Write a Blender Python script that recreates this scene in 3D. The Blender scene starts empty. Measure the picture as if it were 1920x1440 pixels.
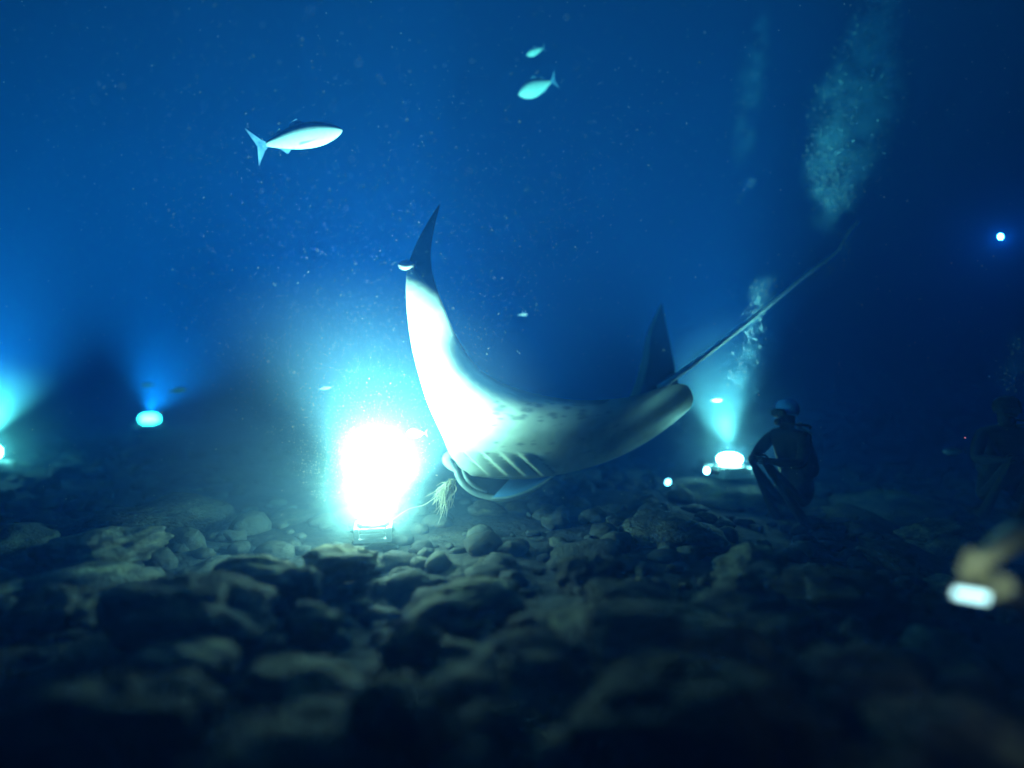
import bpy, bmesh, math, random
import numpy as np
from mathutils import Vector, Matrix, noise, Euler
random.seed(7)
R = math.radians
S = bpy.context.scene
COL = S.collection

# ------------------------------------------------------------------ camera
S.unit_settings.system = 'METRIC'; S.unit_settings.scale_length = 1.5   # one unit of the scene is 1.5 m
METRE = 1 / 1.5
H = 0.84                      # camera height above the sea bed (1.26 m)
F = 1067.0                    # focal length in pixels of the 1920 px wide photograph
cam_d = bpy.data.cameras.new('camera')
cam = bpy.data.objects.new('camera', cam_d); COL.objects.link(cam)
cam.location = (0, 0, H); cam.rotation_euler = (R(90), 0, 0)
cam_d.sensor_width = 36; cam_d.lens = 36 * F / 1920
cam_d.clip_start = 0.02; cam_d.clip_end = 400
cam_d.dof.use_dof = True; cam_d.dof.focus_distance = 3.35; cam_d.dof.aperture_fstop = 0.26
S.camera = cam

# ------------------------------------------------------------------ night sky, exposure
w = bpy.data.worlds.new('World'); S.world = w; w.use_nodes = True
nt = w.node_tree; nt.nodes.clear()
sky = nt.nodes.new('ShaderNodeTexSky'); sky.sky_type = 'NISHITA'; sky.sun_disc = False
sky.sun_elevation = R(-3); sky.sun_rotation = R(150)
bg = nt.nodes.new('ShaderNodeBackground'); bg.inputs[1].default_value = 0.05
wo = nt.nodes.new('ShaderNodeOutputWorld')
nt.links.new(sky.outputs[0], bg.inputs[0]); nt.links.new(bg.outputs[0], wo.inputs[0])
S.view_settings.view_transform = 'Standard'; S.view_settings.look = 'None'
S.view_settings.exposure = 0; S.view_settings.gamma = 1; S.view_settings.use_curve_mapping = False
S.render.engine = 'CYCLES'
cy = S.cycles
cy.use_denoising = True; cy.volume_bounces = 1; cy.max_bounces = 6; cy.diffuse_bounces = 2
cy.glossy_bounces = 2; cy.transparent_max_bounces = 24; cy.sample_clamp_indirect = 4; cy.sample_clamp_direct = 0
cy.use_adaptive_sampling = True; cy.adaptive_threshold = 0.03; cy.adaptive_min_samples = 24; cy.use_light_tree = True; cy.caustics_reflective = False; cy.caustics_refractive = False

MAIN_POWER = 2600.0

# ------------------------------------------------------------------ helpers
def P(px, py, d):
    """point of the place: bearing as in the photograph, d metres ahead of the camera"""
    return Vector(((px - 960) / F * d, d, H + (720 - py) / F * d))

def slope(x, y):
    """the sea bed falls away gently to the right"""
    return -0.11 * min(max((x - 0.7) / 1.2, 0.0), 1.6) * min(max((y - 1.0) / 2.0, 0), 1)

def G(px, py):
    """point on the sea bed seen at that bearing"""
    z = 0.0
    for _ in range(8):
        d = (H - z) * F / (py - 720); p = P(px, py, d); z = slope(p.x, p.y)
    return p

def link(name, me, mat=None, parent=None):
    o = bpy.data.objects.new(name, me); COL.objects.link(o)
    if mat is not None and me is not None: 
        me.materials.clear()
        for m in (mat if isinstance(mat, (list, tuple)) else [mat]): me.materials.append(m)
    if parent is not None: o.parent = parent
    return o

def empty(name, loc, rz=0):
    o = bpy.data.objects.new(name, None); COL.objects.link(o)
    o.location = loc; o.rotation_euler = (0, 0, rz); o.empty_display_size = 0.1
    return o

def tag(o, label=None, cat=None, group=None, kind=None):
    if label: o['label'] = label
    if cat: o['category'] = cat
    if group: o['group'] = group
    if kind: o['kind'] = kind
    return o

def mesh_from(name, V, Fc, smooth=True):
    me = bpy.data.meshes.new(name); me.from_pydata([tuple(v) for v in V], [], Fc); me.update()
    if smooth: me.polygons.foreach_set('use_smooth', [True] * len(me.polygons))
    return me

def bm_mesh(name, bm, smooth=True):
    me = bpy.data.meshes.new(name); bm.normal_update(); bm.to_mesh(me); bm.free()
    if smooth: me.polygons.foreach_set('use_smooth', [True] * len(me.polygons))
    return me

def catmull(pts, n):
    """n points along a Catmull-Rom spline through pts (array k x dims)"""
    p = np.asarray(pts, float); k = len(p)
    p = np.vstack([2 * p[0] - p[1], p, 2 * p[-1] - p[-2]])
    out = []
    for t in np.linspace(0, k - 1, n):
        i = min(int(t), k - 2); f = t - i
        a, b, c, d = p[i], p[i + 1], p[i + 2], p[i + 3]
        out.append(0.5 * (2 * b + (c - a) * f + (2 * a - 5 * b + 4 * c - d) * f * f + (3 * b - a - 3 * c + d) * f ** 3))
    return np.array(out)

def tube(V, Fc, pts, rad, seg=10, cap=True):
    """append a tapered tube along pts to vertex/face lists"""
    pts = [Vector(p) for p in pts]; n = len(pts)
    base = len(V); up = Vector((0, 0, 1)); ref = None
    for i, p in enumerate(pts):
        t = (pts[min(i + 1, n - 1)] - pts[max(i - 1, 0)]).normalized()
        if ref is None: ref = t.orthogonal().normalized()
        ref = (ref - t * ref.dot(t)).normalized(); b = t.cross(ref)
        r = rad[i] if hasattr(rad, '__len__') else rad
        for k in range(seg):
            a = 2 * math.pi * k / seg
            V.append(p + (ref * math.cos(a) + b * math.sin(a)) * r)
    for i in range(n - 1):
        for k in range(seg):
            a = base + i * seg + k; b_ = base + i * seg + (k + 1) % seg
            Fc.append((a, b_, b_ + seg, a + seg))
    if cap:
        Fc.append(tuple(base + k for k in reversed(range(seg))))
        Fc.append(tuple(base + (n - 1) * seg + k for k in range(seg)))

def tube_obj(name, pts, rad, mat, parent=None, seg=10):
    V, Fc = [], []; tube(V, Fc, pts, rad, seg)
    return link(name, mesh_from(name, V, Fc), mat, parent)

def lathe(V, Fc, prof, c, axis, seg=20):
    """surface of revolution: prof = (distance along axis, radius)"""
    axis = Vector(axis).normalized()
    tube(V, Fc, [Vector(c) + axis * a for a, r in prof], [max(r, 1e-4) for a, r in prof], seg)

def lathe_fixed(prof, seg=20):
    V, Fc = [], []
    for a, r in prof:
        for k in range(seg):
            t = 2 * math.pi * k / seg; V.append((r * math.cos(t), r * math.sin(t), a))
    for i in range(len(prof) - 1):
        for k in range(seg):
            a = i * seg + k; b = i * seg + (k + 1) % seg
            Fc.append((a, b, b + seg, a + seg))
    Fc.append(tuple(reversed(range(seg)))); n = (len(prof) - 1) * seg
    Fc.append(tuple(n + k for k in range(seg)))
    return V, Fc

# ------------------------------------------------------------------ materials
def mat(name, col=(0.5, 0.5, 0.5), rough=0.6, metal=0.0, emit=None, strength=0):
    m = bpy.data.materials.new(name); m.use_nodes = True
    b = m.node_tree.nodes['Principled BSDF']
    b.inputs['Base Color'].default_value = (*col, 1); b.inputs['Roughness'].default_value = rough
    b.inputs['Metallic'].default_value = metal; b.inputs['Specular IOR Level'].default_value = 0.12   # wet surfaces seen under water
    if emit:
        b.inputs['Emission Color'].default_value = (*emit, 1); b.inputs['Emission Strength'].default_value = strength
    return m

def noisy(name, c1, c2, scale, rough=0.7, bump=0.3, bscale=None, detail=6, spots=None, metal=0):
    m = mat(name, c1, rough, metal); n = m.node_tree.nodes; l = m.node_tree.links; b = n['Principled BSDF']
    tc = n.new('ShaderNodeTexCoord')
    oi = n.new('ShaderNodeObjectInfo'); add = n.new('ShaderNodeVectorMath'); add.operation = 'ADD'
    mul = n.new('ShaderNodeMath'); mul.operation = 'MULTIPLY'; mul.inputs[1].default_value = 37.0
    l.new(oi.outputs['Random'], mul.inputs[0]); l.new(tc.outputs['Object'], add.inputs[0]); l.new(mul.outputs[0], add.inputs[1])
    t = n.new('ShaderNodeTexNoise'); t.inputs['Scale'].default_value = scale; t.inputs['Detail'].default_value = detail
    t.inputs['Roughness'].default_value = 0.65
    l.new(add.outputs[0], t.inputs['Vector'])
    r = n.new('ShaderNodeValToRGB'); r.color_ramp.elements[0].position = 0.36; r.color_ramp.elements[1].position = 0.66
    r.color_ramp.elements[0].color = (*c1, 1); r.color_ramp.elements[1].color = (*c2, 1)
    l.new(t.outputs['Fac'], r.inputs[0]); src = r.outputs[0]
    if spots:
        t2 = n.new('ShaderNodeTexNoise'); t2.inputs['Scale'].default_value = scale * 0.55; t2.inputs['Detail'].default_value = 4
        ad2 = n.new('ShaderNodeVectorMath'); ad2.operation = 'ADD'; ad2.inputs[1].default_value = (9, 4, 2)
        l.new(add.outputs[0], ad2.inputs[0]); l.new(ad2.outputs[0], t2.inputs['Vector'])
        r2 = n.new('ShaderNodeValToRGB'); r2.color_ramp.elements[0].position = 0.55; r2.color_ramp.elements[1].position = 0.68
        l.new(t2.outputs['Fac'], r2.inputs[0])
        mx = n.new('ShaderNodeMixRGB'); mx.inputs[2].default_value = (*spots, 1)
        l.new(r2.outputs[0], mx.inputs[0]); l.new(src, mx.inputs[1]); src = mx.outputs[0]
    l.new(src, b.inputs['Base Color'])
    t3 = n.new('ShaderNodeTexNoise'); t3.inputs['Scale'].default_value = bscale or scale * 3; t3.inputs['Detail'].default_value = 8
    l.new(add.outputs[0], t3.inputs['Vector'])
    bp = n.new('ShaderNodeBump'); bp.inputs['Strength'].default_value = bump; bp.inputs['Distance'].default_value = 0.03
    l.new(t3.outputs['Fac'], bp.inputs['Height']); l.new(bp.outputs[0], b.inputs['Normal'])
    return m

def attr_mat(name, rough=0.45, nscale=9.0, namt=0.25, bump=0.15):
    m = mat(name, rough=rough); n = m.node_tree.nodes; l = m.node_tree.links; b = n['Principled BSDF']
    a = n.new('ShaderNodeVertexColor'); a.layer_name = 'Col'
    tc = n.new('ShaderNodeTexCoord'); t = n.new('ShaderNodeTexNoise'); t.inputs['Scale'].default_value = nscale; t.inputs['Detail'].default_value = 7
    l.new(tc.outputs['Object'], t.inputs['Vector'])
    mr = n.new('ShaderNodeMapRange'); mr.inputs[1].default_value = 0.3; mr.inputs[2].default_value = 0.7
    mr.inputs[3].default_value = 1 - namt; mr.inputs[4].default_value = 1.0
    l.new(t.outputs['Fac'], mr.inputs[0])
    mx = n.new('ShaderNodeVectorMath'); mx.operation = 'SCALE'
    l.new(a.outputs['Color'], mx.inputs[0]); l.new(mr.outputs[0], mx.inputs['Scale']); l.new(mx.outputs[0], b.inputs['Base Color'])
    bp = n.new('ShaderNodeBump'); bp.inputs['Strength'].default_value = bump; bp.inputs['Distance'].default_value = 0.01
    t2 = n.new('ShaderNodeTexNoise'); t2.inputs['Scale'].default_value = nscale * 6; l.new(tc.outputs['Object'], t2.inputs['Vector'])
    l.new(t2.outputs['Fac'], bp.inputs['Height']); l.new(bp.outputs[0], b.inputs['Normal'])
    return m

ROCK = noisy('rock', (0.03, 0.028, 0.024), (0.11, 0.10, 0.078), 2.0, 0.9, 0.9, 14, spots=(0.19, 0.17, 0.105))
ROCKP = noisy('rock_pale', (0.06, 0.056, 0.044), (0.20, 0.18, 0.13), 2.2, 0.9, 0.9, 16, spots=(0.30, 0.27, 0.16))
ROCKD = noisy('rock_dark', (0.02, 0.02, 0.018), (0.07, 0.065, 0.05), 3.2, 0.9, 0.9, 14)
SAND = noisy('rubble_ground', (0.014, 0.013, 0.011), (0.05, 0.046, 0.037), 5, 0.95, 1.0, 20)
BLACK = noisy('black_neoprene', (0.012, 0.012, 0.014), (0.028, 0.028, 0.032), 12, 0.75, 0.3)
HOOD_BLUELIT = noisy('bluelit_neoprene', (0.06, 0.20, 0.50), (0.08, 0.30, 0.62), 12, 0.6, 0.3)  # blue light falling on the hood is put into its colour
RUBBER = mat('black_rubber', (0.015, 0.015, 0.016), 0.5)
GLASS = mat('mask_glass', (0.03, 0.04, 0.05), 0.35)
STEEL = noisy('brushed_alloy', (0.30, 0.30, 0.31), (0.45, 0.45, 0.46), 18, 0.35, 0.1, metal=0.9)
YELLOWTANK = noisy('painted_tank', (0.42, 0.40, 0.34), (0.52, 0.50, 0.42), 6, 0.4, 0.05)
CRATE = noisy('white_plastic', (0.55, 0.57, 0.58), (0.68, 0.7, 0.7), 15, 0.6, 0.1)
SKIN = noisy('skin', (0.46, 0.40, 0.24), (0.58, 0.51, 0.32), 14, 0.55, 0.15)
TAN = noisy('frayed_rope', (0.20, 0.17, 0.11), (0.32, 0.28, 0.19), 30, 0.8, 0.4)

# ------------------------------------------------------------------ water
def water():
    bm = bmesh.new(); bmesh.ops.create_cube(bm, size=1)
    for v in bm.verts:
        v.co = Vector((v.co.x * 96, 20 + v.co.y * 76, 2.0 + v.co.z * 7.6))
    m = bpy.data.materials.new('sea_water'); m.use_nodes = True; n = m.node_tree.nodes; n.clear()
    pv = n.new('ShaderNodeVolumePrincipled'); o = n.new('ShaderNodeOutputMaterial')
    pv.inputs['Density'].default_value = 0.40
    pv.inputs['Color'].default_value = (0.006, 0.044, 0.175, 1)
    pv.inputs['Absorption Color'].default_value = (0.04, 0.72, 0.92, 1)
    pv.inputs['Anisotropy'].default_value = 0.08
    m.node_tree.links.new(pv.outputs[0], o.inputs['Volume'])
    h = link('haze', bm_mesh('haze', bm, False), m); tag(h, kind='stuff', label='clear blue sea water filling the whole place', cat='water')
    return h
water()

# ------------------------------------------------------------------ sea bed
def ground_z(x, y):
    return slope(x, y) + 0.10 * noise.noise(Vector((x * 0.45, y * 0.45, 3.1))) + 0.05 * noise.noise(Vector((x * 1.7, y * 1.7, 7.7))) - 0.05
def seabed():
    V, Fc = [], []
    xs = np.concatenate([np.linspace(-46, -7, 40), np.linspace(-6.9, 6.9, 180), np.linspace(7, 46, 40)])
    ys = np.concatenate([np.linspace(-16, -1.2, 18), np.linspace(-1, 8, 130), np.linspace(8.2, 56, 60)])
    nx = len(xs)
    for y in ys:
        for x in xs: V.append((x, y, ground_z(x, y)))
    for j in range(len(ys) - 1):
        for i in range(nx - 1):
            a = j * nx + i; Fc.append((a, a + 1, a + nx + 1, a + nx))
    o = link('seabed', mesh_from('seabed', V, Fc), SAND); tag(o, kind='structure'); return o
SEABED = seabed()

def rock_mesh(name, seed, sub=4, amp=0.30, angular=0.0):
    bm = bmesh.new(); bmesh.ops.create_icosphere(bm, subdivisions=sub, radius=1)
    off = Vector((seed * 3.7, seed * 1.3, seed * 7.1))
    for v in bm.verts:
        p = v.co.normalized()
        k = 1 + amp * noise.noise(p * 0.9 + off) + amp * 0.5 * noise.noise(p * 2.1 + off) + amp * 0.22 * noise.noise(p * 4.7 + off) + amp * 0.10 * noise.noise(p * 10 + off)
        if angular:
            k -= angular * abs(noise.noise(p * 1.6 - off))
        v.co = p * k
    return bm_mesh(name, bm)

# boulders that stand out: base bearing (x, y), width and height in photograph pixels, depth ratio, material, seed, label
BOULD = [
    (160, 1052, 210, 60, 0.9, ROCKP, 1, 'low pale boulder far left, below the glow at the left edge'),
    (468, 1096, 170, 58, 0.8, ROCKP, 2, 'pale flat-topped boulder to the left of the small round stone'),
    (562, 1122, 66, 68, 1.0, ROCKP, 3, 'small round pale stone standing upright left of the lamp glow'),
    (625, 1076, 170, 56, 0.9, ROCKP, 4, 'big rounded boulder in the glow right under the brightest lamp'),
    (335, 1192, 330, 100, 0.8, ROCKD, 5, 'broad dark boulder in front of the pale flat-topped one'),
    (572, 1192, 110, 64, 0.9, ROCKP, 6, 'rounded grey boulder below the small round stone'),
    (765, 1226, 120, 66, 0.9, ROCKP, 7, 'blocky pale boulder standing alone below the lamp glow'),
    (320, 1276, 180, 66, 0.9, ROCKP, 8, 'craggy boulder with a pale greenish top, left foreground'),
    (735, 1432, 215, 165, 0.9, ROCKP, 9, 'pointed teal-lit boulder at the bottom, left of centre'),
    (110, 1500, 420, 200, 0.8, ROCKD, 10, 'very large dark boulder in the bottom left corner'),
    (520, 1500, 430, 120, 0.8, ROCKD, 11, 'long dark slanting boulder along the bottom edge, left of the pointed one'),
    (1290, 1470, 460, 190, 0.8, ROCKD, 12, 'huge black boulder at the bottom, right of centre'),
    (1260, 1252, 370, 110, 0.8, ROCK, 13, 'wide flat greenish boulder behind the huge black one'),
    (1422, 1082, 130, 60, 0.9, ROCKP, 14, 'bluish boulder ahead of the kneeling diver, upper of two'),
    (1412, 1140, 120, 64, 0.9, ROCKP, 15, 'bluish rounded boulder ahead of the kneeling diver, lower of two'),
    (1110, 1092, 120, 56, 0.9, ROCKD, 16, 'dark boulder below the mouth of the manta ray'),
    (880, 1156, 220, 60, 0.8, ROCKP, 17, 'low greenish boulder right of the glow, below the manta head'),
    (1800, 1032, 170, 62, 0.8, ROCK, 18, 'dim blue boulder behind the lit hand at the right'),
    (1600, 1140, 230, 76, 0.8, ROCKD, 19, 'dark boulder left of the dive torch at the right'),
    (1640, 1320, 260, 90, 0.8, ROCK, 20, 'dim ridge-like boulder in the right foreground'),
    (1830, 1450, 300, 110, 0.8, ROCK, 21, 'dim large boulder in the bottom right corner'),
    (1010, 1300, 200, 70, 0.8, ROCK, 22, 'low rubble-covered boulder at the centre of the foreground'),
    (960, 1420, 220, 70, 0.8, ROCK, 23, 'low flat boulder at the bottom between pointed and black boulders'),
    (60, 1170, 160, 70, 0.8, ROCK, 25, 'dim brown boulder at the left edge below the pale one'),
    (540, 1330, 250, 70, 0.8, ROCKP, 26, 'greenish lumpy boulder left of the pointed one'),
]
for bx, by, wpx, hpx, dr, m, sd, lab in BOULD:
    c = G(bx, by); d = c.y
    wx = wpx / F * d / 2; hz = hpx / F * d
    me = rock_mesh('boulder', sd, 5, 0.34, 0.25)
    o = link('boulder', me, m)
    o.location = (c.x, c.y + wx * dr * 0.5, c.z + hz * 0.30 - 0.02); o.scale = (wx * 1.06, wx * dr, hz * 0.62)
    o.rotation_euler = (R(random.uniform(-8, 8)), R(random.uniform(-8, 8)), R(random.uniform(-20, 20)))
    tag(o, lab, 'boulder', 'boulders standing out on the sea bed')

c = P(1350, 893, 4.75); o = link('boulder', rock_mesh('boulder', 24, 5, 0.2, 0.2), ROCKP); o.location = (c.x, c.y, c.z - 0.17); o.scale = (.55, .45, .165)
tag(o, 'teal-lit slab carrying the lamp right of the manta ray', 'boulder', 'boulders standing out on the sea bed')
STM = [rock_mesh('stone', 40 + i, 3, 0.36, 0.3) for i in range(12)]
for i, me in enumerate(STM): me.materials.append([ROCK, ROCKD, ROCK, ROCKD, ROCKP, ROCKD][i % 6])
rs = random.Random(3)
for i in range(190):
    px = rs.uniform(-160, 2080); py = 935 + (rs.random() ** 0.8) * 600
    c = G(px, py); d = c.y; sz = rs.choice([36, 50, 70, 100, 140, 170]) / F * d * rs.uniform(0.8, 1.2) * 0.5
    sz = max(sz, 0.03)
    o = bpy.data.objects.new('stone', STM[i % 12]); COL.objects.link(o); o.parent = SEABED
    o.location = (c.x, c.y, ground_z(c.x, c.y) + sz * 0.12)
    o.scale = (sz * rs.uniform(0.9, 1.6), sz * rs.uniform(0.8, 1.3), sz * rs.uniform(0.35, 0.6)); o.rotation_euler = (rs.uniform(-.3, .3), rs.uniform(-.3, .3), rs.uniform(0, 6.28))

for px, py, wpx, k in ((655, 1030, 62, 1), (702, 1040, 54, 4), (748, 1034, 66, 7), (612, 1038, 50, 9)):   # low stones heaped round the crate
    c = G(px, py); sz = wpx / F * c.y * 0.5
    o = bpy.data.objects.new('stone', STM[k]); COL.objects.link(o); o.parent = SEABED
    o.location = (c.x, c.y, ground_z(c.x, c.y) + sz * .25); o.scale = (sz * 1.2, sz, sz * .62); o.rotation_euler = (0.1, 0, k)

def rubble():
    rs = random.Random(11); V, Fc = [], []
    base = []
    for s in range(8):
        bm = bmesh.new(); bmesh.ops.create_icosphere(bm, subdivisions=2, radius=1)
        off = Vector((s * 5.1, 2, s * 1.7))
        vs = [v.co.normalized() * (1 + 0.4 * noise.noise(v.co * 1.1 + off) + 0.15 * noise.noise(v.co * 3 + off)) for v in bm.verts]
        base.append((vs, [tuple(v.index for v in f.verts) for f in bm.faces])); bm.free()
    for i in range(3400):
        if i < 2400:
            d = 1.0 + 6.5 * rs.random() ** 1.3; x = rs.uniform(-1.15, 1.15) * (d + 0.6)
        else:
            d = rs.uniform(-8, 26); x = rs.uniform(-22, 22)
        sz = rs.uniform(0.012, 0.05) * (1 + 0.12 * max(d, 0)) * (1.5 if rs.random() < 0.12 else 1)
        rot = Euler((rs.uniform(0, 6), rs.uniform(0, 6), rs.uniform(0, 6))).to_matrix()
        vs, fs = base[i % 8]; b0 = len(V); z = ground_z(x, d) + sz * 0.2
        sx, sy, s_z = sz * rs.uniform(.8, 1.5), sz * rs.uniform(.8, 1.4), sz * rs.uniform(.5, .9)
        for v in vs:
            q = rot @ v; V.append((x + q.x * sx, d + q.y * sy, z + q.z * s_z))
        Fc.extend([tuple(b0 + k for k in f) for f in fs])
    o = link('rubble', mesh_from('rubble', V, Fc), ROCKD)
    tag(o, 'loose dark rubble scattered between the boulders', 'rubble', kind='stuff')
rubble()

# ------------------------------------------------------------------ lamp crates
LENS = {}
def lens_mat(strength, col):
    k = (strength, col)
    if k not in LENS: LENS[k] = mat('lit_lens', (0.9, 0.9, 0.9), 0.3, emit=col, strength=strength)
    return LENS[k]

def box_bm(cx, cy, cz, sx, sy, sz, bev=0.004):
    bm = bmesh.new(); bmesh.ops.create_cube(bm, size=1)
    for v in bm.verts: v.co = Vector((cx + v.co.x * sx, cy + v.co.y * sy, cz + v.co.z * sz))
    if bev: bmesh.ops.bevel(bm, geom=bm.edges[:], offset=bev, segments=2, affect='EDGES')
    return bm

def lamp_crate(loc, label, power, spill, cone, tilt, lens, col=(1, 0.97, 0.88), size=0.30, rz=0.2, dome=(0.12, 0.30), blend=0.9):
    t = empty('lamp_crate', loc, rz); tag(t, label, 'lamp', 'lamp crates shining upward from the sea bed')
    s = size
    link('base_plate', bm_mesh('base_plate', box_bm(0, 0, 0.012, s, s, 0.02), False), CRATE, t)
    for sx, sy in ((-1, -1), (-1, 1), (1, -1), (1, 1)):
        link('corner_post', bm_mesh('corner_post', box_bm(sx * (s / 2 - .015), sy * (s / 2 - .015), 0.052, 0.028, 0.028, 0.06), False), CRATE, t)
    for k, z in enumerate((0.042, 0.07)):
        for a in range(4):
            bm = box_bm(0, s / 2 - 0.006, z, s - 0.07, 0.012, 0.022, 0.003)
            bmesh.ops.rotate(bm, verts=bm.verts, cent=(0, 0, 0), matrix=Matrix.Rotation(a * math.pi / 2, 3, 'Z'))
            link('crate_slat', bm_mesh('crate_slat', bm, False), CRATE, t)
    V, Fc = lathe_fixed([(0.023, s * .36), (0.03, s * .40), (0.07, s * .40), (0.08, s * .44), (0.092, s * .44), (0.096, s * .40)], 24)
    h = link('lamp_housing', mesh_from('lamp_housing', V, Fc), STEEL, t)
    r, hh = dome
    V, Fc = lathe_fixed([(0.097 + hh * (1 - math.cos(math.pi * (.12 + .88 * k / 10))) / 2 - hh * .035, max(r * math.sin(math.pi * (.12 + .88 * k / 10)) ** .8, .003)) for k in range(11)], 16)
    link('frosted_globe', mesh_from('frosted_globe', V, Fc), lens_mat(lens, col), h)
    zt = 0.11 + hh
    for nm, tp, pw in (('beam', 'SPOT', power),) + ((('glow', 'POINT', spill),) if spill > 80 else ()):
        ld = bpy.data.lights.new(nm, tp); ld.energy = pw; ld.color = col
        ld.shadow_soft_size = 0.09
        if tp == 'SPOT': ld.spot_size = R(cone); ld.spot_blend = blend
        lo = bpy.data.objects.new(nm, ld); COL.objects.link(lo); lo.parent = t
        lo.location = (0, 0, zt - 0.015 if tp == 'SPOT' else zt + 0.085)
        lo.rotation_euler = (Matrix.Rotation(-rz, 3, 'Z') @ Euler((math.pi + R(tilt[0]), R(tilt[1]), 0)).to_matrix()).to_euler()
    return t

lamp_crate(P(700, 1010, 3.14), 'brightest lamp crate, a white blaze just left of the manta ray', MAIN_POWER, 90, 124, (0, 14), 200, (1, 0.98, 0.82), size=0.20, dome=(0.075, 0.10), blend=0.9)
lamp_crate(P(1368, 893, 4.75), 'lamp crate glowing teal on a slab right of the manta ray', 1250, 6, 84, (0, -12), 130, (0.85, 1, 0.92), dome=(0.10, 0.10), blend=1.0)
lamp_crate(G(280, 801), 'farthest lamp crate, a small cyan-white patch at the left', 3200, 60, 120, (0, 22), 60, (0.85, 1, 1), size=0.4, dome=(0.16, 0.15), blend=1.0)
lamp_crate(G(-26, 884), 'lamp crate cut by the left edge of the picture', 2900, 16, 110, (0, 0), 70, dome=(0.12, 0.18), blend=1.0)
# plankton haze added round the lamps to make their glare, thickest at the lamp
def glare_haze(c, r, dens, label, power=2.2):
    m = bpy.data.materials.new('plankton_glare_volume'); m.use_nodes = True; n = m.node_tree.nodes; l = m.node_tree.links; n.clear()
    pv = n.new('ShaderNodeVolumePrincipled'); o = n.new('ShaderNodeOutputMaterial')
    pv.inputs['Color'].default_value = (0.66, 0.97, 0.86, 1); pv.inputs['Anisotropy'].default_value = 0.1
    tc = n.new('ShaderNodeTexCoord'); ln = n.new('ShaderNodeVectorMath'); ln.operation = 'LENGTH'
    l.new(tc.outputs['Object'], ln.inputs[0])
    mr = n.new('ShaderNodeMapRange'); mr.inputs[1].default_value = 0.1; mr.inputs[2].default_value = 1.0; mr.inputs[3].default_value = 1.0; mr.inputs[4].default_value = 0.0
    pw = n.new('ShaderNodeMath'); pw.operation = 'POWER'; pw.inputs[1].default_value = power
    mu = n.new('ShaderNodeMath'); mu.operation = 'MULTIPLY'; mu.inputs[1].default_value = dens
    l.new(ln.outputs['Value'], mr.inputs[0]); l.new(mr.outputs[0], pw.inputs[0]); l.new(pw.outputs[0], mu.inputs[0]); l.new(mu.outputs[0], pv.inputs['Density'])
    l.new(pv.outputs[0], o.inputs['Volume'])
    bm = bmesh.new(); bmesh.ops.create_icosphere(bm, subdivisions=3, radius=1)
    o = link('plankton_glare', bm_mesh('plankton_glare', bm), m); o.location = c; o.scale = r
    tag(o, label, 'plankton', kind='stuff')
glare_haze(P(700, 915, 3.14), (.36, .36, .42), 1.1, 'dense plankton haze added as glare at the globe of the brightest lamp', 1.6)
glare_haze(P(700, 900, 3.14), (.55, .55, .55), 0.6, 'thick plankton haze added as white glare round the brightest lamp', 2.6)
glare_haze(P(665, 870, 3.15), (1.25, 1.25, 1.15), 0.13, 'wide thin haze added as glow round the brightest lamp', 1.2)
c_ = P(1368, 893, 4.75); glare_haze(c_ + Vector((-.08, 0, .4)), (.85, .85, 1.2), 0.17, 'thin plankton haze added as glow round the teal lamp')
c_ = G(-26, 884); glare_haze(c_ + Vector((0, 0, .25)), (1.1, 1.1, 1.0), 0.30, 'thin plankton haze added as lamp glow at the left edge of the picture')

# ------------------------------------------------------------------ manta ray
# wing sections from the raised near wing tip over the head to the far wing tip:
# leading edge bearing + distance, trailing edge bearing + distance, thickness, camber
SEC = [
    (823, 383, 3.24, 824.5, 386, 3.24, .003, .000),
    (800, 420, 3.11, 815, 425, 3.10, .006, .006),
    (778, 462, 2.99, 808, 470, 2.98, .010, .010),
    (763, 510, 2.93, 812, 516, 2.92, .016, .020),
    (762, 570, 2.96, 831, 572, 2.97, .026, .034),
    (770, 640, 3.07, 860, 637, 3.09, .036, .055),
    (784, 700, 3.17, 907, 698, 3.17, .048, .085),
    (803, 760, 3.27, 985, 733, 3.25, .064, .110),
    (828, 815, 3.34, 1085, 750, 3.35, .080, .095),
    (847, 858, 3.38, 1178, 744, 3.47, .092, .090),
    (880, 888, 3.41, 1248, 724, 3.62, .095, .085),
    (950, 897, 3.53, 1286, 722, 3.80, .100, .080),
    (1015, 893, 3.66, 1299, 746, 3.92, .080, .075),
    (1075, 872, 3.85, 1290, 768, 4.02, .065, .08),
    (1130, 820, 4.05, 1277, 735, 4.14, .075, .10),
    (1175, 755, 4.18, 1266, 695, 4.24, .050, .07),
    (1199, 690, 4.28, 1259, 655, 4.32, .030, .04),
    (1211, 632, 4.36, 1250, 614, 4.40, .015, .02),
    (1239, 569, 4.45, 1241, 567, 4.45, .003, .0),
]
def pix(v):
    return 960 + v.x / v.y * F, 720 - (v.z - H) / v.y * F

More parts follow.
